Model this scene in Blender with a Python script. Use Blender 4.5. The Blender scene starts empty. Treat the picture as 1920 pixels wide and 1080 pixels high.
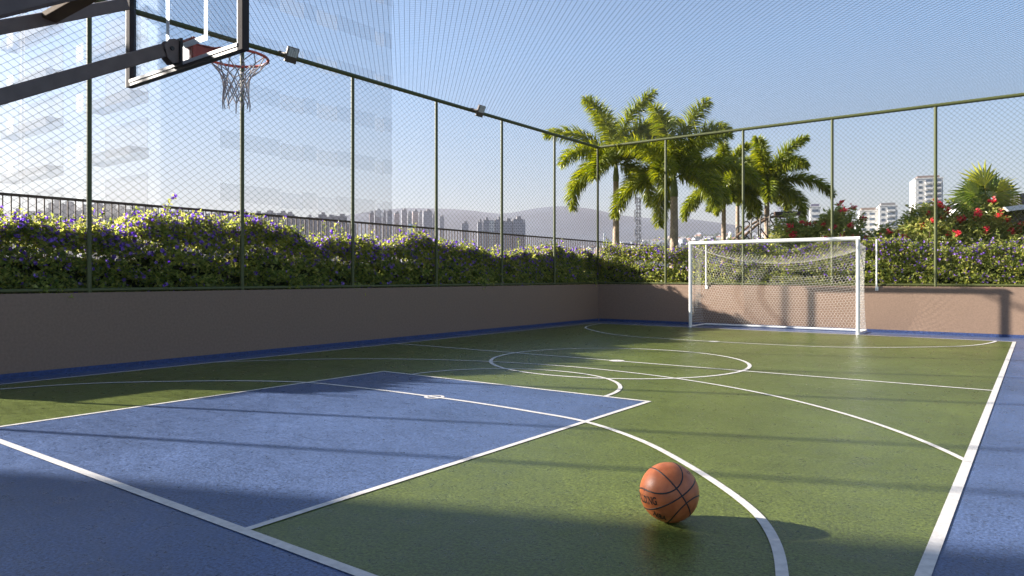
import bpy, math, random
import numpy as np
from mathutils import Vector, Matrix
random.seed(7); rng = np.random.default_rng(7)
C = bpy.context.scene.collection
S = bpy.context.scene
R = math.radians

# ------------------------------------------------------------------ camera, sky, sun
YAW = 0.6385; CA, SA = math.cos(YAW), math.sin(YAW); FPX = 1333.3; HY = 519.4; CH = 1.2
cd = bpy.data.cameras.new('camera'); cam = bpy.data.objects.new('camera', cd); C.objects.link(cam)
cd.lens = 25.0; cd.sensor_width = 36.0; cd.shift_y = -0.01073; cd.clip_start = 0.05; cd.clip_end = 30000
cam.location = (0, 0, CH); cam.rotation_euler = (R(90), 0, YAW)
S.camera = cam
SUN_TRAVEL = Vector((2.5, 1.06, -1.10)).normalized()
SUN_EL = math.asin(-SUN_TRAVEL.z)
w = bpy.data.worlds.new('World'); S.world = w; w.use_nodes = True
nt = w.node_tree; bg = nt.nodes['Background']
sky = nt.nodes.new('ShaderNodeTexSky'); sky.sky_type = 'NISHITA'; sky.sun_disc = False
sky.sun_elevation = SUN_EL; sky.sun_rotation = math.atan2(-SUN_TRAVEL.x, -SUN_TRAVEL.y)
sky.air_density = 1.0; sky.dust_density = 0.6; sky.ozone_density = 1.8; sky.altitude = 400
tcw = nt.nodes.new('ShaderNodeTexCoord'); spw = nt.nodes.new('ShaderNodeSeparateXYZ'); rpw = nt.nodes.new('ShaderNodeValToRGB'); mxw = nt.nodes.new('ShaderNodeMix')
nt.links.new(tcw.outputs['Generated'], spw.inputs[0]); nt.links.new(spw.outputs[2], rpw.inputs[0])
rpw.color_ramp.elements[0].position = 0; rpw.color_ramp.elements[0].color = (.84, .70, .61, 1)
rpw.color_ramp.elements[1].position = .85; rpw.color_ramp.elements[1].color = (.82, .78, .74, 1)
for p_, c_ in ((.12, (.81, .75, .72, 1)), (.30, (.80, .91, .98, 1)), (.50, (.80, .88, .92, 1))):
    e_ = rpw.color_ramp.elements.new(p_); e_.color = c_
mxw.data_type = 'RGBA'; mxw.blend_type = 'MULTIPLY'; mxw.inputs[0].default_value = 1
nt.links.new(sky.outputs[0], mxw.inputs[6]); nt.links.new(rpw.outputs[0], mxw.inputs[7]); nt.links.new(mxw.outputs[2], bg.inputs[0])
bg.inputs[1].default_value = 0.060
sl = bpy.data.lights.new('sun', 'SUN'); so = bpy.data.objects.new('sun', sl); C.objects.link(so)
sl.energy = 5.0; sl.angle = R(0.9); sl.color = (1.0, 0.93, 0.84)
so.rotation_euler = SUN_TRAVEL.to_track_quat('-Z', 'Y').to_euler()
S.view_settings.view_transform = 'Standard'; S.view_settings.look = 'None'
S.view_settings.exposure = 2.05; S.view_settings.gamma = 1.0; S.view_settings.use_curve_mapping = False
S.cycles.max_bounces = 8; S.cycles.transparent_max_bounces = 24; S.cycles.volume_bounces = 0
S.cycles.caustics_reflective = False; S.cycles.caustics_refractive = False

def at(px, py, s):            # a point at forward distance s seen in the direction of photo pixel (px, py)
    r = (px-960)/FPX*s
    return Vector((r*CA - s*SA, r*SA + s*CA, CH + (HY-py)/FPX*s))

# ------------------------------------------------------------------ materials
def srgb(r, g, b):
    f = lambda c: (c/255)/12.92 if c <= 10 else (((c/255)+.055)/1.055)**2.4
    return (f(r), f(g), f(b), 1)
def newmat(name):
    m = bpy.data.materials.new(name); m.use_nodes = True
    return m, m.node_tree.nodes, m.node_tree.links, m.node_tree.nodes['Principled BSDF']
def mat(name, col, rough=.6, metal=0, spec=.5, var=.15, scale=8, bump=0, bscale=60, bdist=.01, coord='Object'):
    m, n, l, b = newmat(name)
    b.inputs['Roughness'].default_value = rough; b.inputs['Metallic'].default_value = metal
    b.inputs['Specular IOR Level'].default_value = spec
    tc = n.new('ShaderNodeTexCoord')
    if var > 0:
        nz = n.new('ShaderNodeTexNoise'); nz.inputs['Scale'].default_value = scale; nz.inputs['Detail'].default_value = 8
        l.new(tc.outputs[coord], nz.inputs['Vector'])
        mx = n.new('ShaderNodeMix'); mx.data_type = 'RGBA'
        mx.inputs[6].default_value = tuple(c*(1-var) for c in col[:3])+(1,)
        mx.inputs[7].default_value = tuple(min(1, c*(1+var)) for c in col[:3])+(1,)
        rp = n.new('ShaderNodeMapRange'); rp.inputs[1].default_value = .3; rp.inputs[2].default_value = .7
        l.new(nz.outputs['Fac'], rp.inputs[0]); l.new(rp.outputs[0], mx.inputs[0]); l.new(mx.outputs[2], b.inputs['Base Color'])
    else:
        b.inputs['Base Color'].default_value = tuple(col[:3])+(1,)
    if bump > 0:
        nb = n.new('ShaderNodeTexNoise'); nb.inputs['Scale'].default_value = bscale; nb.inputs['Detail'].default_value = 6
        l.new(tc.outputs[coord], nb.inputs['Vector'])
        bp = n.new('ShaderNodeBump'); bp.inputs['Strength'].default_value = bump; bp.inputs['Distance'].default_value = bdist
        l.new(nb.outputs['Fac'], bp.inputs['Height']); l.new(bp.outputs[0], b.inputs['Normal'])
    return m
def court_mat(name, col, speck=.35):
    # acrylic paint rolled over rough asphalt: grain, pores, broad worn patches, satin gloss
    m, n, l, b = newmat(name)
    tc = n.new('ShaderNodeTexCoord')
    def noise(sc, det=6, rough=.6):
        x = n.new('ShaderNodeTexNoise'); x.inputs['Scale'].default_value = sc; x.inputs['Detail'].default_value = det
        x.inputs['Roughness'].default_value = rough; l.new(tc.outputs['Object'], x.inputs['Vector']); return x
    def rng_(x, a, b_, c, d):
        r = n.new('ShaderNodeMapRange'); r.inputs[1].default_value = a; r.inputs[2].default_value = b_
        r.inputs[3].default_value = c; r.inputs[4].default_value = d; l.new(x, r.inputs[0]); return r.outputs[0]
    def mul(a, bb):
        q = n.new('ShaderNodeMath'); q.operation = 'MULTIPLY'; l.new(a, q.inputs[0]); l.new(bb, q.inputs[1]); return q.outputs[0]
    grain = noise(62, 3, .8); patch = noise(.9, 5, .6); mid = noise(7, 6, .7); pores = noise(28, 4, .8)
    v = mul(rng_(grain.outputs['Fac'], .32, .68, 1-speck, 1+speck), rng_(patch.outputs['Fac'], .3, .7, .80, 1.18))
    v = mul(v, rng_(mid.outputs['Fac'], .3, .7, .86, 1.12))
    v = mul(v, rng_(pores.outputs['Fac'], .33, .43, .35, 1.0))
    vm = n.new('ShaderNodeVectorMath'); vm.operation = 'SCALE'; vm.inputs[0].default_value = col[:3]; l.new(v, vm.inputs['Scale'])
    l.new(vm.outputs[0], b.inputs['Base Color'])
    rg = rng_(mid.outputs['Fac'], .3, .7, .24, .40); l.new(rg, b.inputs['Roughness'])
    b.inputs['Specular IOR Level'].default_value = .19
    ad = n.new('ShaderNodeMath'); ad.operation = 'ADD'; l.new(grain.outputs['Fac'], ad.inputs[0]); l.new(pores.outputs['Fac'], ad.inputs[1])
    bp = n.new('ShaderNodeBump'); bp.inputs['Strength'].default_value = .42; bp.inputs['Distance'].default_value = .004
    l.new(ad.outputs[0], bp.inputs['Height']); l.new(bp.outputs[0], b.inputs['Normal'])
    return m
def leaf_mat(name, cols, transl=.35, rough=.45):
    m, n, l, b = newmat(name)
    g = n.new('ShaderNodeNewGeometry'); cr = n.new('ShaderNodeValToRGB'); l.new(g.outputs['Random Per Island'], cr.inputs[0])
    e = cr.color_ramp.elements
    e[0].color = cols[0]; e[1].color = cols[-1]
    for i, c in enumerate(cols[1:-1]): k = e.new((i+1)/(len(cols)-1)); k.color = c
    l.new(cr.outputs[0], b.inputs['Base Color']); b.inputs['Roughness'].default_value = rough
    tr = n.new('ShaderNodeBsdfTranslucent'); mx = n.new('ShaderNodeMixShader'); mx.inputs[0].default_value = transl
    hs = n.new('ShaderNodeHueSaturation'); hs.inputs['Hue'].default_value = .48; hs.inputs['Value'].default_value = 1.9; hs.inputs['Saturation'].default_value = 1.1
    l.new(cr.outputs[0], hs.inputs['Color']); l.new(hs.outputs[0], tr.inputs[0])
    l.new(b.outputs[0], mx.inputs[1]); l.new(tr.outputs[0], mx.inputs[2])
    l.new(mx.outputs[0], n['Material Output'].inputs[0])
    return m
M = {}
M['green'] = court_mat('green_court_paint', (.101, .124, .030), .66)
M['blue'] = court_mat('blue_court_paint', (.076, .112, .218), .62)
M['line'] = mat('line_paint', (.60, .57, .54), .5, var=.15, scale=22, bump=.3, bscale=120, bdist=.003)
M['wall'] = mat('brown_stucco', (.255, .172, .122), .9, var=.09, scale=32, bump=.28, bscale=70, bdist=.005)
M['wallblue'] = mat('blue_skirting_paint', (.030, .055, .16), .6, var=.35, scale=30, bump=.4)
M['fence'] = mat('green_powder_coat', (.075, .086, .022), .5, var=.12, scale=20, bump=.15, bscale=200, bdist=.002)
M['wire'] = mat('green_coated_wire', (.050, .060, .020), .55, spec=.15, var=0)
M['netwire'] = mat('dark_net_cord', (.012, .016, .018), .8, spec=.1, var=0)
M['frame'] = mat('matte_dark_frame', (.055, .047, .045), .8, spec=.08, var=.1)
M['white'] = mat('white_enamel', (.80, .80, .78), .35, var=.04, scale=10)
M['cord'] = mat('white_net_cord', (.80, .76, .70), .8, var=.05, scale=40)
M['dgrey'] = mat('dark_grey_steel', (.15, .115, .100), .65, var=.15, scale=12, bump=.1, bscale=150, bdist=.002)
M['black'] = mat('black_steel', (.012, .011, .011), .5, var=.1)
M['rim'] = mat('orange_rim_paint', (.50, .065, .030), .4, var=.12, scale=25)
M['rail'] = mat('brown_railing_paint', (.060, .032, .022), .5, var=.15, scale=15)
M['soil'] = mat('planter_soil', (.06, .04, .028), .95, var=.4, scale=12, bump=.8, bscale=30)
M['core'] = mat('hedge_inner_twigs', (.045, .055, .018), .95, var=.6, scale=18, bump=1, bscale=25, bdist=.05)
M['podium'] = mat('podium_paving', (.25, .24, .22), .8, var=.1, scale=1.5, bump=.2, bscale=40)
M['leaf'] = leaf_mat('hedge_leaves', [(.09,.14,.035,1),(.21,.27,.065,1),(.33,.37,.10,1),(.52,.52,.15,1)], .50)
M['leafb'] = leaf_mat('shrub_leaves', [(.11,.17,.035,1),(.27,.31,.075,1),(.50,.50,.18,1)], .38, .35)
M['violet'] = leaf_mat('violet_petals', [(.15,.045,.42,1),(.26,.10,.60,1),(.52,.34,.78,1)], .4)
M['red'] = leaf_mat('red_petals', [(.45,.012,.022,1),(.68,.03,.045,1),(.85,.12,.12,1)], .3)
M['palm'] = leaf_mat('palm_leaflets', [(.080,.125,.012,1),(.17,.21,.020,1),(.30,.32,.035,1)], .38, .4)
M['fan'] = leaf_mat('fan_palm_leaves', [(.06,.11,.015,1),(.13,.19,.03,1),(.20,.25,.04,1)], .35, .35)
M['fany'] = leaf_mat('young_fan_leaf', [(.30,.32,.03,1),(.42,.42,.05,1)], .45, .4)
M['trunk'] = mat('palm_bark', (.36, .27, .19), .85, var=.25, scale=6, bump=.6, bscale=20, bdist=.02)
M['shaft'] = mat('green_crownshaft', (.17, .20, .06), .5, var=.15, scale=6)
M['stem'] = mat('woody_stems', (.13, .09, .055), .85, var=.3, scale=12)

# ------------------------------------------------------------------ geometry helpers
class MB:
    def __init__(s): s.v = []; s.f = []; s.n = 0
    def add(s, V, F):
        V = np.asarray(V, float).reshape(-1, 3)
        s.v.append(V); s.f.extend([tuple(int(i)+s.n for i in f) for f in F]); s.n += len(V); return s
    def box(s, c, d, M3=None):
        x, y, z = d[0]/2, d[1]/2, d[2]/2
        V = np.array([(-x,-y,-z),(x,-y,-z),(x,y,-z),(-x,y,-z),(-x,-y,z),(x,-y,z),(x,y,z),(-x,y,z)])
        if M3 is not None: V = V @ np.array(M3).T
        return s.add(V+np.array(c), [(0,3,2,1),(4,5,6,7),(0,1,5,4),(1,2,6,5),(2,3,7,6),(3,0,4,7)])
    def bar(s, a, b, w, h, up=(0,0,1)):
        a, b = Vector(a), Vector(b); d = b-a; L = d.length; y = d.normalized(); x = y.cross(Vector(up)).normalized(); z = x.cross(y)
        return s.box((a+b)/2, (w, L, h), [[x[i], y[i], z[i]] for i in range(3)])
    def tube(s, pts, r, k=8, closed=False, caps=True):
        P = [Vector(p) for p in pts]; n = len(P)
        rr = r if hasattr(r, '__len__') else [r]*n
        ref = None; V = []
        for i, p in enumerate(P):
            t = (P[(i+1) % n]-P[i-1]) if closed else (P[min(i+1, n-1)]-P[max(i-1, 0)])
            t.normalize()
            if ref is None: ref = Vector((0,0,1)) if abs(t.z) < .9 else Vector((1,0,0))
            u = (ref - t*ref.dot(t)).normalized(); ref = u; q = t.cross(u)
            for j in range(k):
                a = 2*math.pi*j/k; V.append(p+(u*math.cos(a)+q*math.sin(a))*rr[i])
        F = []
        for i in range(n if closed else n-1):
            for j in range(k):
                a, b = i*k+j, i*k+(j+1) % k; c, d = ((i+1) % n)*k+(j+1) % k, ((i+1) % n)*k+j
                F.append((a, b, c, d))
        if caps and not closed: F.append(tuple(range(k-1, -1, -1))); F.append(tuple((n-1)*k+j for j in range(k)))
        return s.add([tuple(v) for v in V], F)
    def poly(s, pts, th):      # flat polygon extruded along vector th
        n = len(pts); P = [Vector(p) for p in pts]; Q = [p+Vector(th) for p in P]
        F = [tuple(range(n-1,-1,-1)), tuple(range(n, 2*n))]+[(i, (i+1) % n, n+(i+1) % n, n+i) for i in range(n)]
        return s.add([tuple(p) for p in P+Q], F)
    def build(s, name, m, parent=None, smooth=False, bevel=0):
        V = np.concatenate(s.v) if s.v else np.zeros((0, 3))
        return link(name, V, s.f, m, parent, smooth, bevel)
def link(name, V, F, m, parent=None, smooth=False, bevel=0):
    me = bpy.data.meshes.new(name)
    me.from_pydata([tuple(v) for v in np.asarray(V).tolist()], [], F if isinstance(F, list) else F.tolist())
    me.materials.append(m)
    if smooth: me.polygons.foreach_set('use_smooth', [True]*len(me.polygons))
    me.update()
    o = bpy.data.objects.new(name, me); C.objects.link(o)
    if parent: o.parent = parent; o.matrix_parent_inverse = Matrix.Translation(root_of(parent)).inverted()
    if bevel:
        b = o.modifiers.new('bevel', 'BEVEL'); b.width = bevel; b.segments = 2; b.limit_method = 'ANGLE'
    return o
def root_of(p):
    v = Vector((0,0,0)); q = p
    while q: v = v + q.location; q = q.parent
    return v
def tag(o, label=None, cat=None, group=None, kind=None):
    if label: o['label'] = label
    if cat: o['category'] = cat
    if group: o['group'] = group
    if kind: o['kind'] = kind
    return o
def thing(name, loc, label, cat, group=None):
    o = bpy.data.objects.new(name, None); C.objects.link(o); o.location = loc; o.empty_display_size = .2
    return tag(o, label, cat, group)
def segs(A, B, r, k=3):        # many straight thin cords, vectorised
    A = np.asarray(A, float); B = np.asarray(B, float); n = len(A)
    d = B-A; L = np.linalg.norm(d, axis=1, keepdims=True); L[L == 0] = 1; d = d/L
    ref = np.where(np.abs(d[:, 2:3]) < .95, np.array([[0,0,1.]]), np.array([[1.,0,0]]))
    u = np.cross(d, ref); u /= np.linalg.norm(u, axis=1, keepdims=True); q = np.cross(d, u)
    ang = 2*np.pi*np.arange(k)/k
    off = (u[:, None, :]*np.cos(ang)[None, :, None]+q[:, None, :]*np.sin(ang)[None, :, None])*r
    V = np.concatenate([A[:, None, :]+off, B[:, None, :]+off], axis=1).reshape(-1, 3)
    base = (np.arange(n)*2*k)[:, None, None]
    j = np.arange(k); F = np.stack([j, (j+1) % k, k+(j+1) % k, k+j], axis=1)[None]+base
    return V, F.reshape(-1, 4)
def leaves(P, D, N, L, W, fold=.25):   # folded diamond leaves: P base, D direction, N normal
    n = len(P); D = D/np.linalg.norm(D, axis=1, keepdims=True)
    Sx = np.cross(D, N); nn = np.linalg.norm(Sx, axis=1, keepdims=True); nn[nn < 1e-6] = 1; Sx /= nn
    U = np.cross(Sx, D); L = np.asarray(L).reshape(-1, 1); W = np.asarray(W).reshape(-1, 1)
    mid = P+D*L*.45
    V = np.stack([P, mid+Sx*W*.5+U*W*fold, P+D*L-U*L*.08, mid-Sx*W*.5+U*W*fold], axis=1).reshape(-1, 3)
    b = (np.arange(n)*4)[:, None, None]
    F = np.array([[0, 1, 2], [0, 2, 3]])[None]+b
    return V, F.reshape(-1, 3)
def rdirs(n, bias=(0, 0, 0)):
    d = rng.normal(size=(n, 3)); d /= np.linalg.norm(d, axis=1, keepdims=True); d += np.array(bias); return d/np.linalg.norm(d, axis=1, keepdims=True)
def vnoise(x, y, seed=0):      # cheap smooth noise
    return (np.sin(x*1.7+seed)+np.sin(y*2.3+seed*2.1+x*.6)+np.sin(x*4.1+y*3.3+seed*.7)*.6+np.sin(x*9.3-y*7.1+seed)*.35)/2.9

# ------------------------------------------------------------------ the setting: ground, podium, court
XW, YW = -9.78, 17.18          # inner faces of the left and far walls
XL, XR, YB, YF, YH, XC = -9.296, -0.376, 1.938, 16.085, 9.037, -4.845
ridge_x = [-3000,0,300,560,650,700,760,830,880,930,960,1000,1045,1110,1140,1180,1240,1290,1330,1400,1480,1600,1920,5000]
ridge_y = [430,414,414,410,404,395,390,391,394,401,399,391,386,391,399,406,411,410,415,425,432,436,440,430]
def terrain():
    rs = np.array([0, 90, 200, 350, 550, 800, 1100, 1400, 1700, 2000, 2300, 2600, 2800, 3000, 3200, 3400, 3700, 4100, 4500.])
    na = 360; az = np.linspace(-math.pi, math.pi, na, endpoint=False)
    V = []; 
    for r in rs:
        for a in az:            # a = angle to the right of the camera's forward axis
            c = math.cos(a); px = 960+FPX*math.tan(a) if abs(a) < 1.2 else (5000 if a > 0 else -3000)
            px = max(-3000, min(5000, px)); rgt = 1/(1+math.exp(-(px-1080)/120))
            near = -30 + np.interp(r, [0, 300, 1100, 1500, 2000, 2600, 3500], [0, 0, 30+50*rgt, 42+60*rgt, 60+88*rgt, 55+60*rgt, 60])
            far = np.interp(px, ridge_x, ridge_y)
            cc = max(c, .36); zr = CH+(HY-far)/FPX*3200*cc
            t = math.exp(-((r-3200)/520)**2)
            z = near*(1-t)+zr*t*(1 if abs(r-3200) < 10 else .97) + 9*vnoise(np.array(a*14.), np.array(r/400.), 2)*(r > 1000)*(r < 2700)*1.0
            if r < 400: z = near
            if r > 4400: z = 40
            V.append((r*(math.sin(a)*CA-math.cos(a)*SA), r*(math.sin(a)*SA+math.cos(a)*CA), float(z)))
    F = []
    for i in range(len(rs)-1):
        for j in range(na):
            k = (j+1) % na; F.append((i*na+j, i*na+k, (i+1)*na+k, (i+1)*na+j))
    F = [f if f[0] >= na else f for f in F]
    m = mat('haze_tinted_scrub', (.032, .058, .088), .95, var=.3, scale=.004, bump=0)  # blue of the distance haze is mixed into this base colour
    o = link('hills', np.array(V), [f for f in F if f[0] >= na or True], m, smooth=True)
    return tag(o, kind='structure')
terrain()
def sheet(name, x0, y0, x1, y1, z, m, kind='structure'):
    o = link(name, [(x0,y0,z),(x1,y0,z),(x1,y1,z),(x0,y1,z)], [(0,1,2,3)], m); return tag(o, kind=kind)
pb = MB().box((-6, 12, -15.01), (70, 60, 30)); tag(pb.build('podium', M['podium']), kind='structure')
sheet('court_surround', XW-.3, -2.5, 2.6, YW+.3, 0.0, M['blue'])
sheet('court', XL, YB, XR, YF, 0.0015, M['green'])
KL, KR, KT = -6.672, -3.018, 6.268
sheet('key', KL, YB, KR, KT, 0.003, M['blue'])
LW = .05
mk = MB(); zi = [0.0045]
def strip(pts, wd=LW, closed=False):
    z = zi[0]; zi[0] += .0002
    P = [np.array(p, float) for p in pts]; n = len(P); V = []
    for i in range(n):
        t = (P[(i+1) % n]-P[i-1]) if closed else (P[min(i+1, n-1)]-P[max(i-1, 0)])
        t /= np.linalg.norm(t); q = np.array([-t[1], t[0]])
        V += [tuple(P[i]+q*wd/2)+(z,), tuple(P[i]-q*wd/2)+(z,)]
    F = [(2*i+1, 2*((i+1) % n)+1, 2*((i+1) % n), 2*i) for i in range(n if closed else n-1)]
    mk.add(V, F)
def arc(cx, cy, r, a0, a1, n=64): return [(cx+r*math.cos(R(a0+(a1-a0)*i/n)), cy+r*math.sin(R(a0+(a1-a0)*i/n))) for i in range(n+1)]
strip([(XL, YB-.025), (XL, YF+.025)]); strip([(XR, YB-.025), (XR, YF+.025)], .055)
strip([(XL-.025, YB), (XR+.0275, YB)], .055); strip([(XL-.025, YF), (XR+.0275, YF)])
strip([(XL, YH), (XR, YH)])
strip(arc(XC, YH, 1.798, 0, 360, 96)[:-1], closed=True)
strip([(KL, YB), (KL, KT+.02)], .045); strip([(KR, YB), (KR, KT+.02)], .045); strip([(KL-.022, KT), (KR+.022, KT)], .045)
strip(arc(XC, KT, 1.345, 0, 180), .045)
ys = 2.96; r3 = 5.12; xa = XR-XC; a0 = math.degrees(math.acos(xa/r3)); strip(arc(XC, ys, r3, a0, 180-math.degrees(math.acos((XC-XL)/r3))), .045)
prof = [(0,3.29),(.6,3.28),(1.2,3.235),(1.83,3.14),(2.5,2.80),(3.1,2.31),(3.6,1.80),(3.85,1.42),(4.03,.95),(4.15,.42),(4.19,0)]
def arcprof():
    X = np.array([p[0] for p in prof]); D = np.array([p[1] for p in prof]); full = [(-x, d) for x, d in prof[:0:-1]]+prof
    P = np.array(full); out = []
    for i in range(len(P)-1):
        p0, p1, p2, p3 = P[max(i-1, 0)], P[i], P[i+1], P[min(i+2, len(P)-1)]
        for t in np.linspace(0, 1, 8, endpoint=False):
            out.append(.5*((2*p1)+(-p0+p2)*t+(2*p0-5*p1+4*p2-p3)*t*t+(-p0+3*p1-3*p2+p3)*t**3))
    out.append(P[-1]); return out
ap = arcprof()
strip([(XC+p[0], YB+p[1]) for p in ap], .05); strip([(XC+p[0], YF-p[1]) for p in ap], .05)
strip(arc(XC, YB+3.29, .085, 0, 360, 24)[:-1], .035, True)
for cy in (YF-3.29, YH):
    z = zi[0]; zi[0] += .0002; mk.add([(x, y, z) for x, y in arc(XC, cy, .11, 0, 360, 24)[:-1]], [tuple(range(24))])
tag(mk.build('court_markings', M['line']), kind='structure')

# ------------------------------------------------------------------ walls
def lowwall(name, c, d, band_c, band_d, label):
    t = thing(name, (c[0], c[1], 0), label, 'wall')
    MB().box(c, d).build('wall_body', M['wall'], t); MB().box(band_c, band_d).build('skirting_band', M['wallblue'], t)
    return t
WH = 1.0; Y0 = 1.95
lowwall('low_wall', (XW-.1, (Y0+YW+.2)/2, WH/2), (.2, YW+.2-Y0, WH), (XW+.002, (Y0+YW)/2-.002, .03), (.006, YW-Y0-.01, .06), 'long shaded brown stucco wall along the left side of the court')
lowwall('low_wall', ((XW+2.6)/2+.0, YW+.1, WH/2), (2.6-XW, .2, WH), ((XW+2.6)/2+.01, YW-.002, .03), (2.6-XW-.03, .006, .06), 'sunlit brown stucco wall across the far end behind the goal')
# planter soil behind both walls
def soilbox(x0, y0, x1, y1, z): return tag(MB().box(((x0+x1)/2, (y0+y1)/2, z/2), (x1-x0, y1-y0, z)).build('planter_soil', M['soil']), kind='structure')
soilbox(-12.3, Y0, XW-.203, 40, .93); soilbox(XW-.2, YW+.203, 14, 40, .925)

# ------------------------------------------------------------------ chain-link fences
FH = 4.79; D = .104
def link_panel(o, u, L, z0, z1, r=.0023, D=.104, K=1.0):   # K = height of a diamond over its width
    A = []; B = []; u = np.array(u); o = np.array(o); H = (z1-z0)/K
    for sgn in (1, -1):
        c = -H if sgn > 0 else 0.0
        c0 = np.arange(math.floor((-H)/D)*D, L+H, D)
        for c in c0:
            # z = sgn*(s-c)
            if sgn > 0: s0, s1 = max(0, c), min(L, c+H); za, zb = s0-c, s1-c
            else: s0, s1 = max(0, c-H), min(L, c); za, zb = c-s0, c-s1
            if s1-s0 > .01:
                A.append(o+u*s0+np.array([0, 0, z0+za*K])); B.append(o+u*s1+np.array([0, 0, z0+zb*K]))
    # tie wires hooked round the posts
    for e in (0, L):
        for z in np.arange(z0+.05, z1, D*K):
            A.append(o+u*(e-.022)+np.array([0, 0, z])); B.append(o+u*(e+.022)+np.array([0, 0, z+.02]))
    return segs(A, B, r, 3)
def fence(label, o, u, stations, z0, D, K):
    nrm = (-u[1], u[0], 0)
    t = thing('chain_link_fence', (o[0], o[1], z0), label, 'fence')
    for i, s in enumerate(stations):
        p = (o[0]+u[0]*s, o[1]+u[1]*s)
        MB().tube([(p[0], p[1], z0), (p[0], p[1], FH-.03)], .031, 12).build('post', M['fence'], t, smooth=False)
    a = (o[0]+u[0]*stations[0], o[1]+u[1]*stations[0]); b = (o[0]+u[0]*stations[-1], o[1]+u[1]*stations[-1])
    MB().tube([(a[0], a[1], FH), (b[0], b[1], FH)], .038, 12).build('top_rail', M['fence'], t)
    MB().tube([(a[0], a[1], z0+.035), (b[0], b[1], z0+.035)], .025, 10).build('bottom_rail', M['fence'], t)
    for s0, s1 in zip(stations[:-1], stations[1:]):
        V, F = link_panel((o[0]+u[0]*(s0+.03), o[1]+u[1]*(s0+.03), 0), (u[0], u[1], 0), s1-s0-.06, z0+.03, FH-.03, D=D, K=K)
        link('mesh_panel', V, F, M['wire'], t)
    return t
fx = XW-.05; fy = YW+.05
fence('tall green chain link fence with floodlights along the left side of the court', (fx, 0), (0, 1), [fy-2.187*k for k in range(7, -1, -1)], WH, .132, .75)
# the gate bay and the near bays stand on the floor
tg = thing('chain_link_gate', (fx, .8, 0), 'green chain link gate bay beside the near end of the left wall', 'gate')
for y in (.70, -.45): MB().tube([(fx, y, 0), (fx, y, FH-.03)], .031, 12).build('post', M['fence'], tg)
MB().tube([(fx, 1.85, FH), (fx, -.45, FH)], .038, 12).build('top_rail', M['fence'], tg)
V, F = link_panel((fx, -.42, 0), (0, 1, 0), 2.25, .05, FH-.03, D=.132, K=.75); link('mesh_panel', V, F, M['wire'], tg)
fence('tall green chain link fence standing on the far end wall behind the goal', (fx, fy), (1, 0), [0.0]+[2.02*k+.0 for k in range(1, 7)], WH, .101, 1.02)
# overhead net: 45 degree square mesh
def overhead():
    x0, x1, y0, y1, z = fx, 2.4, -2.0, fy, FH+.03; A = []; B = []; RR = []; st = .0725*math.sqrt(2)
    for sg in (1, -1):
        # lines x = c + sg*y
        for c in np.arange(x0-sg*(y1 if sg > 0 else -0)-30, x1+30, st):
            ya, yb = y0, y1
            if sg > 0: ya = max(ya, x0-c); yb = min(yb, x1-c)
            else: ya = max(ya, c-x1); yb = min(yb, c-x0)
            if yb-ya < .02: continue
            n = max(1, int((yb-ya)/1.5)); yy = np.linspace(ya, yb, n+1)
            for a, b in zip(yy[:-1], yy[1:]):
                A.append((c+sg*a, a, z)); B.append((c+sg*b, b, z)); RR.append(.0008 if sg > 0 else .0027)
    V, F = segs(A, B, np.array(RR)[:, None, None], 3)
    o = link('overhead_net', V, F, M['netwire'])
    tag(o, 'dark wire mesh net stretched flat over the whole court as a ceiling', 'net')
overhead()

# ------------------------------------------------------------------ floodlights on the left rail
def floodlight(y, label):
    til = 0; t = thing('floodlight', (XW+.06, y, FH), label, 'floodlight', 'floodlights on the left fence rail')
    til = R(25); ux = (math.cos(til), 0, -math.sin(til)); uz = (math.sin(til), 0, math.cos(til)); R3 = [[ux[0], 0, uz[0]], [0, 1, 0], [ux[2], 0, uz[2]]]
    c = Vector((XW+.12, y, FH-.02))
    MB().box(c, (.04, .215, .25), R3).build('housing', mfl, t, bevel=.008)
    p = c+Vector(ux)*.024+Vector(uz)*.045
    MB().box(p, (.006, .18, .14), R3).build('glass', mgl, t)
    q = c+Vector(ux)*.028+Vector(uz)*.045
    g = MB()
    for i in range(5): g.box(q+Vector((0, -.08+.04*i, 0)), (.003, .0025, .14), R3)
    g.build('reflector_ribs', M['dgrey'], t)
    MB().box(c-Vector(ux)*.05, (.04, .10, .16), R3).build('driver_box', M['dgrey'], t, bevel=.004)
    b = MB()
    for s in (-.128, .128): b.bar((XW-.03, y+s, FH), tuple(c+Vector((0, s, 0))), .006, .03)
    b.bar((XW-.045, y-.13, FH+.045), (XW-.045, y+.13, FH+.045), .03, .006); b.build('bracket', M['dgrey'], t)
mfl = mat('floodlight_bronze', (.085, .062, .050), .5, var=.1)
mgl = mat('floodlight_glass', (.62, .62, .60), .25, var=.1, scale=30)
floodlight(7.07, 'square bronze floodlight clamped to the left fence rail nearest the basketball hoop')
floodlight(11.88, 'smaller looking square floodlight further along the left fence rail toward the palms')

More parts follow.
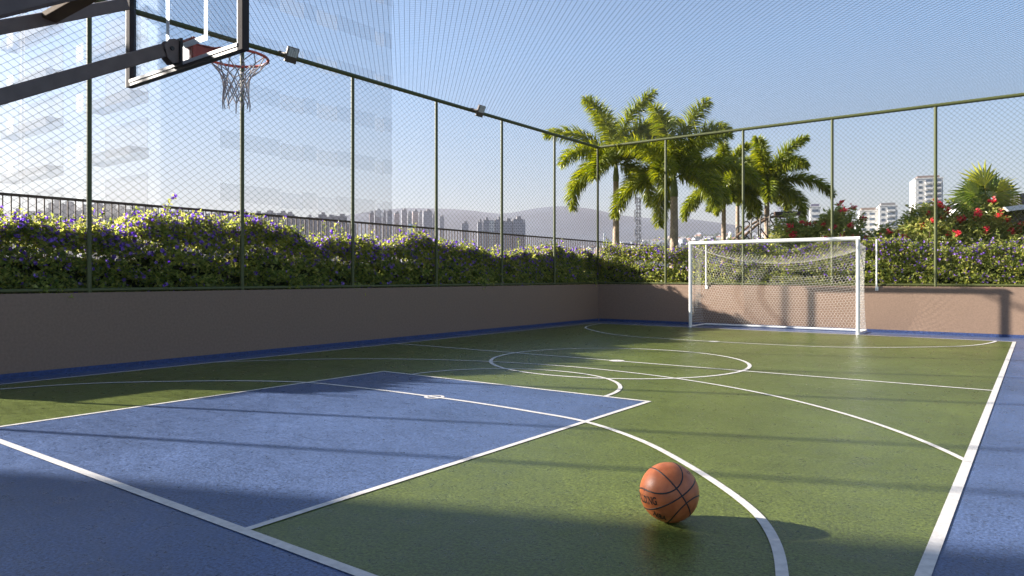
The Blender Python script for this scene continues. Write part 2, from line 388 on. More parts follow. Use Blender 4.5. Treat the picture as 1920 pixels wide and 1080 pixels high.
# ------------------------------------------------------------------ goal
def goal():
    gx0, gx1, gy = -6.68, -3.03, 16.13; H = 2.0
    t = thing('football_goal', ((gx0+gx1)/2, gy, 0), 'white steel futsal goal with a sagging hexagonal net before the far wall', 'goal')
    for x in (gx0, gx1): MB().tube([(x, gy, 0.004), (x, gy, H-.0)], .037, 16).build('goalpost', M['white'], t, smooth=False)
    MB().tube([(gx0-.043, gy, H+.0), (gx1+.043, gy, H+.0)], .043, 16).build('crossbar', M['white'], t)
    yb = 17.02
    for x in (gx0, gx1): MB().tube([(x, gy+.03, .03), (x, yb, .03)], .022, 10).build('ground_bar', M['white'], t)
    MB().tube([(gx0, yb, .035), (gx1, yb, .035)], .024, 10).build('ground_bar', M['white'], t)
    Wd = gx1-gx0
    def back(u, v):   # v 0 at ground 1 at top
        sag = 4*u*(1-u); zt = 1.86-.34*sag**.9
        y = yb-.04-.20*math.sin(math.pi*v)**1.0*(1 if True else 0)-.06*sag*v
        return (gx0+Wd*u, y, .05+(zt-.05)*v)
    def top(u, v):    # v 0 at crossbar, 1 at rear edge
        b = back(u, 1); a = (gx0+Wd*u, gy+.04, H-.05)
        s = .10*math.sin(math.pi*v)*(.4+4*u*(1-u))
        return tuple(a[i]*(1-v)+b[i]*v for i in range(2))+(a[2]*(1-v)+b[2]*v - s*.6,)
    def side(x):
        def f(u, v):
            uu = 0 if x == gx0 else 1; b = back(uu, v)
            return (x, gy+.04+(b[1]-gy-.04)*u, .05+(1.93-.07*u-.05)*v)
        return f
    def hexnet(f, nu, nv):
        A = []; B = []
        du = 1/nu; dv = 1/nv
        for j in range(nv+1):
            off = .5*(j % 2)
            for i in range(nu+1):
                u = (i+off)*du; v = j*dv
                if u > 1.0001: continue
                # vertical edge then two slanted edges (brick-hex)
                v1 = min(1, v+dv*.55)
                if v1 > v: A.append(f(min(u,1), v)); B.append(f(min(u,1), v1))
                v2 = v+dv
                if v2 <= 1.0001:
                    for k in (-.5, .5):
                        u2 = u+k*du
                        if -1e-6 <= u2 <= 1+1e-6: A.append(f(min(u,1), v1)); B.append(f(min(max(u2,0),1), min(v2,1)))
        return A, B
    A = []; B = []
    for f, nu, nv in ((back, 54, 30), (top, 54, 14), (side(gx0), 13, 30), (side(gx1), 13, 30)):
        a, b = hexnet(f, nu, nv); A += a; B += b
    for i in range(54):     # rear top cord
        A.append(back(i/54, 1)); B.append(back((i+1)/54, 1))
    V, F = segs(A, B, .0016, 3); link('goal_net', V, F, M['cord'], t)
goal()
for x, lab in ((-6.69, 'left thin white net pole on the far wall seen through the goal'), (-2.85, 'right thin white net pole on the far wall just right of the goal')):
    t = thing('net_pole', (x, YW+.0, WH), lab, 'pole', 'thin white net poles on the far wall')
    MB().tube([(x, YW-.03, WH-.0), (x, YW-.03, 2.02)], .017, 10).build('tube', M['white'], t)
    MB().box((x, YW-.008, WH-.05), (.06, .012, .09)).build('base_plate', M['white'], t)

# ------------------------------------------------------------------ basketball hoop seen from behind
def hoop():
    t = thing('basketball_hoop', (XC, .45, 0), 'glass backboard with orange rim and white net on dark grey arms at upper left', 'basketball hoop')
    yb = 2.633; x0, x1 = -5.61, -4.07; z0, z1 = 2.65, 3.74; fw = .055
    dg = M['dgrey']
    f = MB()
    for x in (x0+fw/2, x1-fw/2): f.box((x, yb, (z0+z1)/2), (fw, .05, z1-z0))
    f.box(((x0+x1)/2, yb, z1-fw/2), (x1-x0-2*fw, .05, fw)); f.build('frame', M['frame'], t, bevel=.003)
    MB().box(((x0+x1)/2, yb, z0+.022), (x1-x0-2*fw, .05, .044)).build('bottom_frame', M['black'], t, bevel=.003)
    tr = MB()  # thin pale strips added to draw the sun's glint along the frame edges
    tr.box((x0-.003, yb-.004, (z0+z1)/2), (.006, .045, z1-z0)); tr.box((x1-fw-.004, yb, (z0+z1)/2), (.007, .046, z1-z0-.1))
    tr.box(((x0+x1)/2, yb-.002, z0+.048), (x1-x0-2*fw-.02, .046, .007)); tr.box(((x0+x1)/2, yb-.028, z0+.038), (x1-x0-2*fw-.0, .006, .022)); tr.build('edge_glint_strips', mglint, t)
    m, n, l, b = newmat('clear_backboard_glass')
    tb = n.new('ShaderNodeBsdfTransparent'); tb.inputs[0].default_value = (.93, .955, .97, 1); gb = n.new('ShaderNodeBsdfGlossy'); gb.inputs['Roughness'].default_value = .02
    fr = n.new('ShaderNodeLayerWeight'); fr.inputs[0].default_value = .5; pw = n.new('ShaderNodeMath'); pw.operation = 'MULTIPLY_ADD'; pw.inputs[1].default_value = .16; pw.inputs[2].default_value = .02; l.new(fr.outputs['Facing'], pw.inputs[0]); mx = n.new('ShaderNodeMixShader'); l.new(pw.outputs[0], mx.inputs[0]); l.new(tb.outputs[0], mx.inputs[1]); l.new(gb.outputs[0], mx.inputs[2]); l.new(mx.outputs[0], n['Material Output'].inputs[0])
    gl = MB().box(((x0+x1)/2, yb+.012, (z0+z1)/2), (x1-x0-2*fw-.004, .012, z1-z0-2*fw)).build('glass_pane', m, t)
    bx = MB(); rx0, rx1, rz0, rz1 = -5.10, -4.55, 2.815, 3.255; lw = .042; y = yb+.021
    bx.box((rx0+lw/2, y, (rz0+rz1)/2), (lw, .003, rz1-rz0)); bx.box((rx1-lw/2, y, (rz0+rz1)/2), (lw, .003, rz1-rz0))
    bx.box(((rx0+rx1)/2, y, rz0+lw/2), (rx1-rx0-2*lw, .003, lw)); bx.box(((rx0+rx1)/2, y, rz1-lw/2), (rx1-rx0-2*lw, .003, lw))
    bx.build('target_square', M['white'], t)
    # arms
    ap_ = Vector((XC, .95, 2.36)); w_ = .085
    eB = Vector((x0+.04, yb-.05, 3.27)); eA = Vector((x1-.04, yb-.05, 3.27))
    MB().bar(ap_+Vector((-.05, 0, 0)), eB, .06, w_).build('upper_arm', dg, t, bevel=.006)
    MB().bar(ap_+Vector((.05, 0, .04)), eA, .06, w_).build('upper_arm', dg, t, bevel=.006)
    k = .62; pB = (ap_+Vector((-.05,0,0))).lerp(eB, k); pA = (ap_+Vector((.05,0,.04))).lerp(eA, k)
    MB().bar(pB+Vector((0,0,.0)), pA, .10, .04).build('cross_tie', mtan, t, bevel=.004)
    la = Vector((XC, .95, 1.925)); le = Vector((XC, yb-.14, 2.757))
    MB().bar(la, le, .06, .088).build('lower_arm', dg, t, bevel=.008)
    bl = MB()
    for q in (.50, .545): 
        p = (ap_+Vector((-.05,0,0))).lerp(eB, q); bl.tube([p+Vector((.0,-.045,-.02)), p+Vector((.0,.045,-.02))], .009, 8)
    bl.build('bolts', M['black'], t)
    # hinge bracket: two cheek plates, back plate, pin
    pts = [(-.125, 2.71), (-.145, 2.785), (-.115, 2.835), (-.07, 2.85), (-.045, 2.84), (-.045, 2.69), (-.085, 2.675)]
    for s in (-1, 1):
        MB().poly([(XC+s*.034, yb+p[0], p[1]-.0) for p in pts], (s*.010, 0, 0)).build('hinge_plate', dg, t, bevel=.003)
    MB().box((XC, yb-.036, 2.765), (.13, .018, .19)).build('back_plate', M['black'], t, bevel=.003)
    MB().tube([(XC-.07, yb-.095, 2.775), (XC+.055, yb-.095, 2.775)], .014, 10).build('hinge_pin', M['black'], t)
    # rim
    ry, rz, rr = yb+.42, 2.845, .228
    MB().tube([(XC+rr*math.cos(a), ry+rr*math.sin(a), rz) for a in np.linspace(0, 2*math.pi, 48, endpoint=False)], .0105, 10, closed=True).build('rim', M['rim'], t, smooth=True)
    MB().box((XC, yb+.033, 2.80), (.21, .022, .16)).build('rim_plate', M['rim'], t, bevel=.004)
    br = MB()
    br.poly([(XC-.075, yb+.045, rz-.006), (XC+.075, yb+.045, rz-.006), (XC+.11, yb+.225, rz-.006), (XC-.11, yb+.225, rz-.006)], (0,0,.006))
    for s in (-1, 1): br.poly([(XC+s*.07, yb+.045, 2.74), (XC+s*.075, yb+.24, rz-.012), (XC+s*.07, yb+.045, rz-.012)], (s*.005,0,0))
    br.build('rim_bracket', M['rim'], t)
    # net: twelve loops, diamonds narrowing to the waist, ragged hem
    A = []; B = []; n = 12; rows = 7; zz = np.array([0, .065, .125, .18, .23, .28, .33]); rad = np.array([.225, .168, .115, .092, .087, .090, .098])
    def P(i, j):
        a = 2*math.pi*(i+.5*(j % 2))/n+.05*math.sin(i*2.3+j); r = rad[j]*(1+.05*math.sin(i*3.1+j*1.7)); return (XC+r*math.cos(a), ry+r*math.sin(a), rz-zz[j]+.008*math.sin(i*1.9+j*2))
    for j in range(rows-1):
        for i in range(n):
            p = P(i, j); i2 = i if j % 2 == 0 else i+1
            for q in (P(i2, j+1), P(i2-1, j+1)):
                A.append(p); B.append(q)
    for i in range(n):
        p = P(i, 6); A.append(p); B.append((p[0]+.01*math.sin(i), p[1]+.01*math.cos(i), p[2]-.03-.02*((i*7) % 3)))
        a = 2*math.pi*i/n; A.append((XC+.215*math.cos(a), ry+.215*math.sin(a), rz+.012)); B.append((XC+.24*math.cos(a+.05), ry+.24*math.sin(a+.05), rz-.014))
    V, F = segs(A, B, .0044, 5); link('net', V, F, mhn, t)
    # pole behind the baseline
    MB().box((XC, .45, 1.5), (.15, .15, 3.0)).build('pole', dg, t, bevel=.01)
    MB().bar((XC, .45, 2.12), ap_+Vector((0,0,.02)), .13, .10).build('pole_bracket', dg, t, bevel=.006); MB().bar((XC, .45, 1.70), la, .13, .10).build('pole_bracket', dg, t, bevel=.006)
    MB().box((XC, .45, .02), (.4, .4, .03)).build('base_plate', dg, t, bevel=.004)
mhn = mat('hoop_net_cord', (.50, .45, .43), .9, var=.15, scale=30)
mglint = mat('painted_edge_glint', (.42, .41, .40), .5, var=.1)  # pale colour standing for sunlight on the frame edges
mtan = mat('bronze_steel', (.10, .062, .032), .8, spec=.1, var=.1)
hoop()

# ------------------------------------------------------------------ basketball
def ball():
    r = .1430; c = Vector((-1.461, 3.263, r+.001))
    t = thing('basketball', (c.x, c.y, 0), 'orange leather basketball with black seams resting on the green court near the camera', 'basketball')
    m, n, l, b = newmat('pebbled_orange_leather')
    tc = n.new('ShaderNodeTexCoord'); vo = n.new('ShaderNodeTexVoronoi'); vo.inputs['Scale'].default_value = 330; l.new(tc.outputs['Object'], vo.inputs['Vector'])
    bp = n.new('ShaderNodeBump'); bp.inputs['Strength'].default_value = .25; bp.inputs['Distance'].default_value = .001; bp.invert = True; l.new(vo.outputs['Distance'], bp.inputs['Height']); l.new(bp.outputs[0], b.inputs['Normal'])
    nz = n.new('ShaderNodeTexNoise'); nz.inputs['Scale'].default_value = 22; nz.inputs['Detail'].default_value = 8; l.new(tc.outputs['Object'], nz.inputs['Vector'])
    cr = n.new('ShaderNodeValToRGB'); cr.color_ramp.elements[0].position = .35; cr.color_ramp.elements[1].position = .65
    cr.color_ramp.elements[0].color = (.40, .105, .034, 1); cr.color_ramp.elements[1].color = (.52, .155, .052, 1); l.new(nz.outputs['Fac'], cr.inputs[0]); l.new(cr.outputs[0], b.inputs['Base Color'])
    b.inputs['Roughness'].default_value = .42; b.inputs['Specular IOR Level'].default_value = .45
    V = []; F = []; nu, nv = 64, 32
    for j in range(nv+1):
        for i in range(nu):
            th = math.pi*j/nv; ph = 2*math.pi*i/nu; V.append((c.x+r*math.sin(th)*math.cos(ph), c.y+r*math.sin(th)*math.sin(ph), c.z+r*math.cos(th)))
    for j in range(nv):
        for i in range(nu): F.append((j*nu+i, (j+1)*nu+i, (j+1)*nu+(i+1) % nu, j*nu+(i+1) % nu))
    link('ball_skin', V, F, m, t, smooth=True)
    def sp(px, py):           # unit vector of the surface point seen at a photo pixel
        d = (at(px, py, 1.0)-Vector((0, 0, CH))).normalized(); o = Vector((0, 0, CH))-c
        bb = o.dot(d); cc = o.length_squared-r*r; disc = bb*bb-cc
        s = -bb-math.sqrt(max(disc, 0)); return (o+d*s).normalized()
    Pz = sp(1279, 930); e1 = sp(1222, 877); e1 = (e1-Pz*e1.dot(Pz)).normalized()
    e2 = sp(1210, 953); e2 = (e2-Pz*e2.dot(Pz)).normalized()
    e2o = Pz.cross(e1); e2o = e2o if e2o.dot(e2) > 0 else -e2o
    mseam = mat('black_seam_rubber', (.012, .010, .010), .5, var=0)
    def seam(fn):
        N = 120; MB().tube([c+fn(2*math.pi*i/N)*(r-.0030) for i in range(N)], .0048, 8, closed=True).build('seam', mseam, t, smooth=True)
    seam(lambda a: Pz*math.cos(a)+e1*math.sin(a)); seam(lambda a: Pz*math.cos(a)+e2*math.sin(a))
    for s in (1, -1):
        def f(a, s=s):
            rho = R(73)*abs(math.cos(a))**1.0; k = math.cos(a)**2; rho = R(46)+(R(73)-R(46))*k
            return (e1*s)*math.cos(rho)+(Pz*math.cos(a)+e2o*math.sin(a))*math.sin(rho)
        seam(f)
    # printed words wrapped on the skin
    mi = mat('black_print_ink', (.012, .010, .010), .5, var=0); mi2 = mat('red_print_ink', (.22, .03, .03), .5, var=0)
    def words(txt, pe, pd, size, ink, name):
        # pe: unit point at the right end of the baseline, pd: unit point further left along the baseline
        cu = bpy.data.curves.new('words', 'FONT'); cu.body = txt; cu.size = size; cu.align_x = 'RIGHT'; cu.offset = size*.03
        ob = bpy.data.objects.new('words', cu); C.objects.link(ob); bpy.context.view_layer.update()
        me = bpy.data.meshes.new_from_object(ob.evaluated_get(bpy.context.evaluated_depsgraph_get()))
        bpy.data.objects.remove(ob); bpy.data.curves.remove(cu)
        T = (pd-pe*pd.dot(pe)).normalized()      # direction to the left
        U = -(T.cross(pe)).normalized()
        if U.z < 0: U = -U
        V = []
        for v in me.vertices:
            a = -v.co.x*.66/r; p = pe*math.cos(a)+T*math.sin(a); h = v.co.y/r; V.append(tuple(c+(p*math.cos(h)+U*math.sin(h)).normalized()*(r+.0008)))
        Fc = [tuple(p.vertices) for p in me.polygons]; bpy.data.meshes.remove(me)
        link(name, V, Fc, ink, t)
    words('SPALDING', sp(1233, 946.5), sp(1206, 940.5), .052, mi, 'lettering')
    words('NBA', sp(1249, 975), sp(1222, 963), .050, mi, 'lettering')
    q = MB(); o = sp(1291, 886); tx = (sp(1296, 892)-o).normalized(); ty = o.cross(tx)
    pts = [(math.cos(a)*.010, math.sin(a)*.013) for a in np.linspace(0, 2*math.pi, 5, endpoint=False)]
    q.tube([c+(o*r+tx*x+ty*y).normalized()*(r+.0002) for x, y in pts], .0009, 6, closed=True); q.build('printed_mark', mseam, t)
    q = MB(); o = sp(1208, 918); tx = (sp(1211, 916)-o).normalized(); ty = o.cross(tx)
    pts = [(math.cos(a)*.004, math.sin(a)*.008) for a in np.linspace(0, 2*math.pi, 10, endpoint=False)]
    q.tube([c+(o*r+tx*x+ty*y).normalized()*(r+.0002) for x, y in pts], .0008, 6, closed=True); q.build('printed_mark', mi2, t)
ball()

# ------------------------------------------------------------------ guard railing beyond the left hedge
def railing():
    x = -12.04; zt = 2.40; ya, yb = 1.5, 34.0
    t = thing('guard_railing', (x, ya, .93), 'long dark brown metal railing with thin vertical balusters beyond the left hedge', 'railing')
    MB().bar((x, ya, zt), (x, yb, zt), .045, .04).build('handrail', M['rail'], t)
    MB().bar((x, ya, 1.05), (x, yb, 1.05), .035, .03).build('bottom_rail', M['rail'], t)
    ys = np.arange(ya, yb, .1075); n = 0
    rest = MB()
    for y in ys:
        if 3.4 < y and n < 100: MB().bar((x, y, 1.06), (x, y, zt-.02), .016, .016, up=(0,1,0)).build('baluster', M['rail'], t); n += 1
        else: rest.bar((x, y, 1.06), (x, y, zt-.02), .016, .016, up=(0,1,0))
    tag(rest.build('baluster', M['rail'], t), kind='stuff')
railing()

# ------------------------------------------------------------------ hedges and shrubs
def hedge(name, label, cat, x0, x1, y0, y1, topf, n, lsize, face, nfl, sprigs):
    t = thing(name, ((x0+x1)/2, (y0+y1)/2, .93), label, cat)
    along_y = (y1-y0) > (x1-x0)
    # core
    cb = MB(); st = .5; L = (y1-y0) if along_y else (x1-x0)
    m = int(L/st)
    for i in range(m):
        a = i*L/m+L/m/2
        xx, yy = ((x0+x1)/2, y0+a) if along_y else (x0+a, (y0+y1)/2)
        h = topf(yy if along_y else xx)-.93
        wd = (x1-x0 if along_y else y1-y0)*.50
        d = (wd, L/m*.98, h*.56) if along_y else (L/m*.98, wd, h*.56)
        cb.box((xx+random.uniform(-.04,.04), yy, .93+h*.28), d, Matrix.Rotation(random.uniform(-.1,.1), 3, 'Z'))
    cb.build('branches', M['core'], t)
    # leaves: shell points
    U = rng.random(n); a = (y0 if along_y else x0)+U*L
    if along_y: a = y0+(U**1.15)*L
    top = np.array([topf(v) for v in a])
    h = (top-.93)
    v = rng.random(n); zf = 1.06-(v**.88)*1.04
    q = rng.random(n)              # cross position
    bul = .10*vnoise(a*2.2, zf*3, 3)
    cross = (x1-x0) if along_y else (y1-y0)
    front = q < .62
    dep = np.where(front, rng.random(n)**2*.30*cross, rng.random(n)*cross)
    zf = np.where(front, zf, 1-rng.random(n)**2*.28)
    zf = zf + .08*vnoise(a*5, dep*6, 9)*(zf > .6)
    z = .93+h*zf+rng.normal(0, .02, n)
    depw = dep+bul-.04*np.cos(zf*3)
    if face == '+x': P = np.stack([x1-depw, a, z], 1); out = (1, 0, .5)
    else: P = np.stack([a, y0+depw, z], 1); out = (0, -1, .5)
    Dr = rdirs(n, np.array(out)*.7); Dr[:, 2] -= .15; N = rdirs(n, (0, 0, 1.0))
    Ls = lsize*rng.uniform(.6, 1.35, n)
    hole = (vnoise(a*5.2, z*8.5, 6) < -.28) & front & (zf < .9); P[hole, 2] += rng.uniform(.06, .22, hole.sum()); Ls[hole & (rng.random(n) < .45)] *= .2
    if along_y: Ls = Ls*np.interp(a, [y0, 8, y1], [.95, 1.05, 1.45])
    V, F = leaves(P, Dr, N, Ls, Ls*.62)
    Vs = [V]; Fs = [F]; off = len(V)
    # sprigs reaching above the top
    sA, sB, fl = [], [], []
    for i in range(sprigs):
        aa = (y0 if along_y else x0)+random.random()**(1.25 if along_y else 1)*L; dd = random.random()*cross*.7
        p = np.array([x1-dd, aa, topf(aa)-.12]) if along_y else np.array([aa, y0+dd, topf(aa)-.12])
        d = np.array([random.uniform(-.5,.5), random.uniform(-.5,.5), 1.0]); ln = random.uniform(.08, .34)*(1.5 if random.random() < .07 else 1)
        k = max(3, int(ln/.035)); pts = [p+d*ln*j/k+np.array([math.sin(j*.9+i), math.cos(j*.7+i), 0])*.012 for j in range(k+1)]
        for j in range(k):
            sA.append(pts[j]); sB.append(pts[j+1])
            q_ = rdirs(2, (0, 0, .3)); Vl, Fl = leaves(np.array([pts[j+1]]*2), q_, rdirs(2, (0,0,1)), [lsize*.9]*2, [lsize*.55]*2)
            Vs.append(Vl); Fs.append(Fl+off); off += len(Vl)
        if random.random() < .75: fl.append(pts[-1]); 
        if random.random() < .5: fl.append(pts[-2])
    link('foliage', np.concatenate(Vs), np.concatenate(Fs), M['leaf'], t)
    if sA:
        V, F = segs(sA, sB, .003, 3); link('sprigs', V, F, M['stem'], t)
    # violet flowers: five petals each
    idx = rng.choice(n, nfl, replace=False, p=None)
    idx = idx[(rng.random(len(idx)) < np.clip(.10+(np.clip(zf[idx], 0, 1))**2, 0, 1)) & front[idx] | (zf[idx] > .8)]
    Pf = np.concatenate([P[idx]+np.array(out)*np.array([.03,.03,.03]), np.array(fl).reshape(-1, 3)])
    nf = len(Pf); ax = rdirs(nf, np.array(out)*1.0); PP = []; DD = []; NN = []
    ref = rdirs(nf); u = np.cross(ax, ref); u /= np.linalg.norm(u, axis=1, keepdims=True); w2 = np.cross(ax, u)
    for k in range(5):
        an = 2*math.pi*k/5; PP.append(Pf); DD.append(u*math.cos(an)+w2*math.sin(an)+ax*.35); NN.append(ax)
    sz = .028*(1 if along_y else .9)
    scl = np.concatenate([rng.uniform(.8, 1.35, nf)]*5)
    if along_y: scl = scl*np.concatenate([np.interp(Pf[:, 1], [3, 8, 18], [1, 1.1, 1.35])]*5)
    V, F = leaves(np.concatenate(PP), np.concatenate(DD), np.concatenate(NN), sz*scl, sz*.95*scl, .1)
    tag(link('flowers', V, F, M['violet'], t), kind='stuff')
    return t
def topL(y): return 1.84+.08*min(1, max(0, (y-3)/3))-.17*min(1, max(0, (y-7)/5))+.09*math.sin(y*1.3)+.06*math.sin(y*3.7+1)+.04*math.sin(y*7.9)
def topE(x): return 1.93+.08*math.sin(x*1.9+1)+.06*math.sin(x*4.3)-.13*min(1, max(0, (x+3.3)/2.0))
hedge('flowering_hedge', 'dense green hedge dotted with violet flowers along the top of the left wall', 'hedge', -11.15, -9.93, 2.9, 19.6, topL, 74000, .068, '+x', 12500, 800)
hedge('flowering_hedge', 'green hedge with small violet flowers along the far end wall behind the goal', 'hedge', -9.75, 1.8, 17.36, 18.5, topE, 52000, .066, '-y', 8500, 300)

def shrub(px, s, ztop, rad, label, ncl, n=9000, zlow=1.2):
    c = at(px, HY, s); c.z = .93
    rad *= 1.1; t = thing('red_flowering_shrub', tuple(c), label, 'shrub', 'red flowering shrubs above the far hedge')
    tips = []; st = MB()
    for i in range(150):
        a = random.uniform(0, 2*math.pi); el = math.asin(random.uniform(.0, 1)); rr = random.uniform(.72, 1.05)
        e = Vector((c.x+math.cos(a)*math.cos(el)*rad*rr, c.y+math.sin(a)*math.cos(el)*rad*rr*.8, zlow+(ztop-zlow)*(math.sin(el)*rr*.98+.02)))
        tips.append(e)
        if i < 40:
            b = Vector((c.x+random.uniform(-.15,.15), c.y+random.uniform(-.15,.15), .93)); mid = (b+e)/2+Vector((random.uniform(-.12,.12), random.uniform(-.12,.12), .12))
            st.tube([b, mid, e], [.022, .014, .007], 5)
    st.build('stems', M['stem'], t)
    PP = []; DD = []
    for e in tips:
        for j in range(2):
            p = e-Vector((0, 0, .13*j)) if j else e
            for k in range(15):
                a = random.uniform(0, 6.28); PP.append(p+Vector((random.gauss(0,.04), random.gauss(0,.04), random.gauss(0,.04)))); DD.append((math.cos(a), math.sin(a), random.uniform(-.25, .9)))
    m = n
    u = rdirs(m); rr = rng.random(m)**.4
    Q = np.stack([c.x+u[:, 0]*rad*rr*.93, c.y+u[:, 1]*rad*rr*.75, zlow+(ztop-zlow)*np.abs(u[:, 2])*rr*.93-.1*(u[:, 2] < 0)], 1)
    P = np.concatenate([np.array([tuple(p) for p in PP]), Q]); Dd = np.concatenate([np.array(DD), rdirs(m, (0, 0, .35))])
    L = rng.uniform(.09, .17, len(P)); V, F = leaves(P, Dd, rdirs(len(P), (0, 0, 1.2)), L, L*.36, .3)
    link('foliage', V, F, M['leafb'], t)
    cand = [e for e in tips if (e-c).dot(Vector((SA, -CA, 0))) > .0 and e.z > 2.15]; random.shuffle(cand)
    for e in cand[:ncl]:
        PPf = []; DDf = []; NNf = []
        e = e+Vector((SA, -CA, 0))*.10+Vector((0, 0, .06))
        for q in range(random.randint(10, 17)):
            fc = e+Vector((random.gauss(0,.045), random.gauss(0,.045), random.gauss(0,.035))); ax = Vector((random.gauss(0,.5), random.gauss(-.3,.5), random.uniform(.2,1))).normalized()
            u_ = ax.orthogonal().normalized(); v_ = ax.cross(u_)
            for k in range(5): an = k*1.2566; PPf.append(tuple(fc)); DDf.append(tuple(u_*math.cos(an)+v_*math.sin(an)+ax*.4)); NNf.append(tuple(ax))
        V, F = leaves(np.array(PPf), np.array(DDf), np.array(NNf), rng.uniform(.034, .052, len(PPf)), rng.uniform(.026, .038, len(PPf)), .1)
        cs = np.array(PPf)[::5]; V2, F2 = segs(np.repeat(np.array([tuple(e-Vector((0,0,.05)))]), len(cs), 0), cs, .004, 3)
        link('flower_cluster', np.concatenate([V, V2]), [tuple(f) for f in F.tolist()]+[tuple(f) for f in (F2+len(V)).tolist()], M['red'], t)
shrub(1492, 20.2, 3.00, .88, 'lower red flowered bush leftmost of the shrubs, beside the lattice frame', 9)
shrub(1568, 19.4, 3.22, .85, 'red flowered bush rising behind the goal crossbar right end', 13)
shrub(1660, 19.0, 2.55, .85, 'lowest red flowered bush in the dip under the pale apartment blocks', 8)
shrub(1745, 18.2, 3.20, .88, 'red flowered bush around the fence post below the tall white block', 14)
shrub(1835, 17.8, 3.22, .88, 'leafy red flowered bush directly below the fan palm', 12)
shrub(1935, 17.6, 2.72, .80, 'red flowered bush cut off by the right edge of the picture', 8)

# ------------------------------------------------------------------ palms
def palm(px, s, zc, R_, trunk_r, nfr, label, seed, lean=0):
    rs = random.Random(seed); g = np.random.default_rng(seed)
    b = at(px, HY, s); b.z = .93
    t = thing('feather_palm', tuple(b), label, 'palm tree', 'feather palms beyond the far hedge')
    top = Vector((b.x+lean, b.y, zc)); n = 26; pts = []; rad = []
    sh = zc-.55
    for i in range(n+1):
        f = i/n; z = .93+(sh-.93)*f
        pts.append((b.x+lean*f*f, b.y, z)); rad.append(trunk_r*(1.16-.30*f)*(1+.035*(i % 2)))
    MB().tube(pts, rad, 14).build('trunk', M['trunk'], t)
    MB().tube([(b.x+lean*.95, b.y, sh-.02), (b.x+lean, b.y, sh+.12), (b.x+lean, b.y, zc-.1), (b.x+lean, b.y, zc+.05)], [trunk_r*.95, trunk_r*1.0, trunk_r*.62, trunk_r*.35], 12).build('crownshaft', M['shaft'], t, smooth=True)
    for k in range(nfr):
        az = k*2.39996+rs.uniform(-.25, .25); f = k/(nfr-1)
        el0 = R(84-78*f+rs.uniform(-8, 8)); L = R_*1.30*rs.uniform(.9, 1.1)*(.82+.18*(1-abs(f-.4)))
        droop = R(63+33*f+rs.uniform(-12, 12))
        N = 18; p = Vector((top.x, top.y, top.z-.05)); path = [p.copy()]; tang = []
        tw = rs.uniform(-.5, .5)
        for i in range(N):
            q = (i+.5)/N; e = el0-droop*q**1.25
            d = Vector((math.cos(e)*math.cos(az+tw*q*.4), math.cos(e)*math.sin(az+tw*q*.4), math.sin(e))); tang.append(d); p = p+d*(L/N); path.append(p.copy())
        fr = MB(); fr.tube(path, [.016*(1-.85*i/N) for i in range(N+1)], 5)
        nl = int(96); PP = []; DD = []; NN = []; LL = []
        for j in range(nl):
            q = .10+.90*(j/nl); x = q*N; i = min(int(x), N-1); pos = path[i].lerp(path[i+1], x-i); d = tang[i]
            up = Vector((0, 0, 1)); sd = d.cross(up); sd = sd.normalized() if sd.length > .05 else Vector((math.sin(az), -math.cos(az), 0)); u2 = sd.cross(d)
            ll = R_*.27*(math.sin(math.pi*min(1, q*.82+.12))**.6)
            for sg in (-1, 1):
                for r2 in range(3):
                    th = rs.uniform(-1.2, 1.25)
                    dr = (sd*sg*math.cos(th)+u2*math.sin(th))*.9+d*rs.uniform(.55, .85); dr.normalize()
                    dr2 = (dr+Vector((0, 0, -.55))).normalized(); l1 = ll*rs.uniform(.8, 1.1)
                    PP.append(tuple(pos)); DD.append((tuple(dr), tuple(dr2))); LL.append(l1)
        P = np.array(PP); Da = np.array([x[0] for x in DD]); Db = np.array([x[1] for x in DD]); LL = np.array(LL)[:, None]
        W = .026*s/22*np.ones_like(LL); nm = g.normal(size=P.shape); Sx = np.cross(Da, nm); Sx /= np.linalg.norm(Sx, axis=1, keepdims=True)
        mid = P+Da*LL*.55; end = mid+Db*LL*.5
        V = np.stack([P-Sx*W*.4, P+Sx*W*.4, mid+Sx*W*.6, mid-Sx*W*.6, end], 1).reshape(-1, 3); bs = np.arange(len(P))*5
        Fq = [(int(a), int(a+1), int(a+2), int(a+3)) for a in bs]+[(int(a+3), int(a+2), int(a+4)) for a in bs]
        fr.add(V, Fq); fr.build('frond', M['palm'], t)
palm(1155, 22.0, 4.72, 1.95, .095, 13, 'tall feather palm leftmost of the row, its crown crossing the fence corner', 11)
palm(1264, 20.5, 4.08, 1.95, .115, 15, 'feather palm with the thickest trunk, second from the left in the row', 12)
palm(1357, 27.0, 4.55, 1.65, .085, 14, 'smaller feather palm with a slim pale trunk behind the goal left half', 13)
palm(1383, 30.0, 4.75, 1.60, .085, 12, 'feather palm with a slim trunk close beside the lattice frame', 14)
palm(1438, 26.0, 4.50, 1.85, .10, 14, 'dark spreading feather palm rightmost of the row, above the lattice frame', 15)

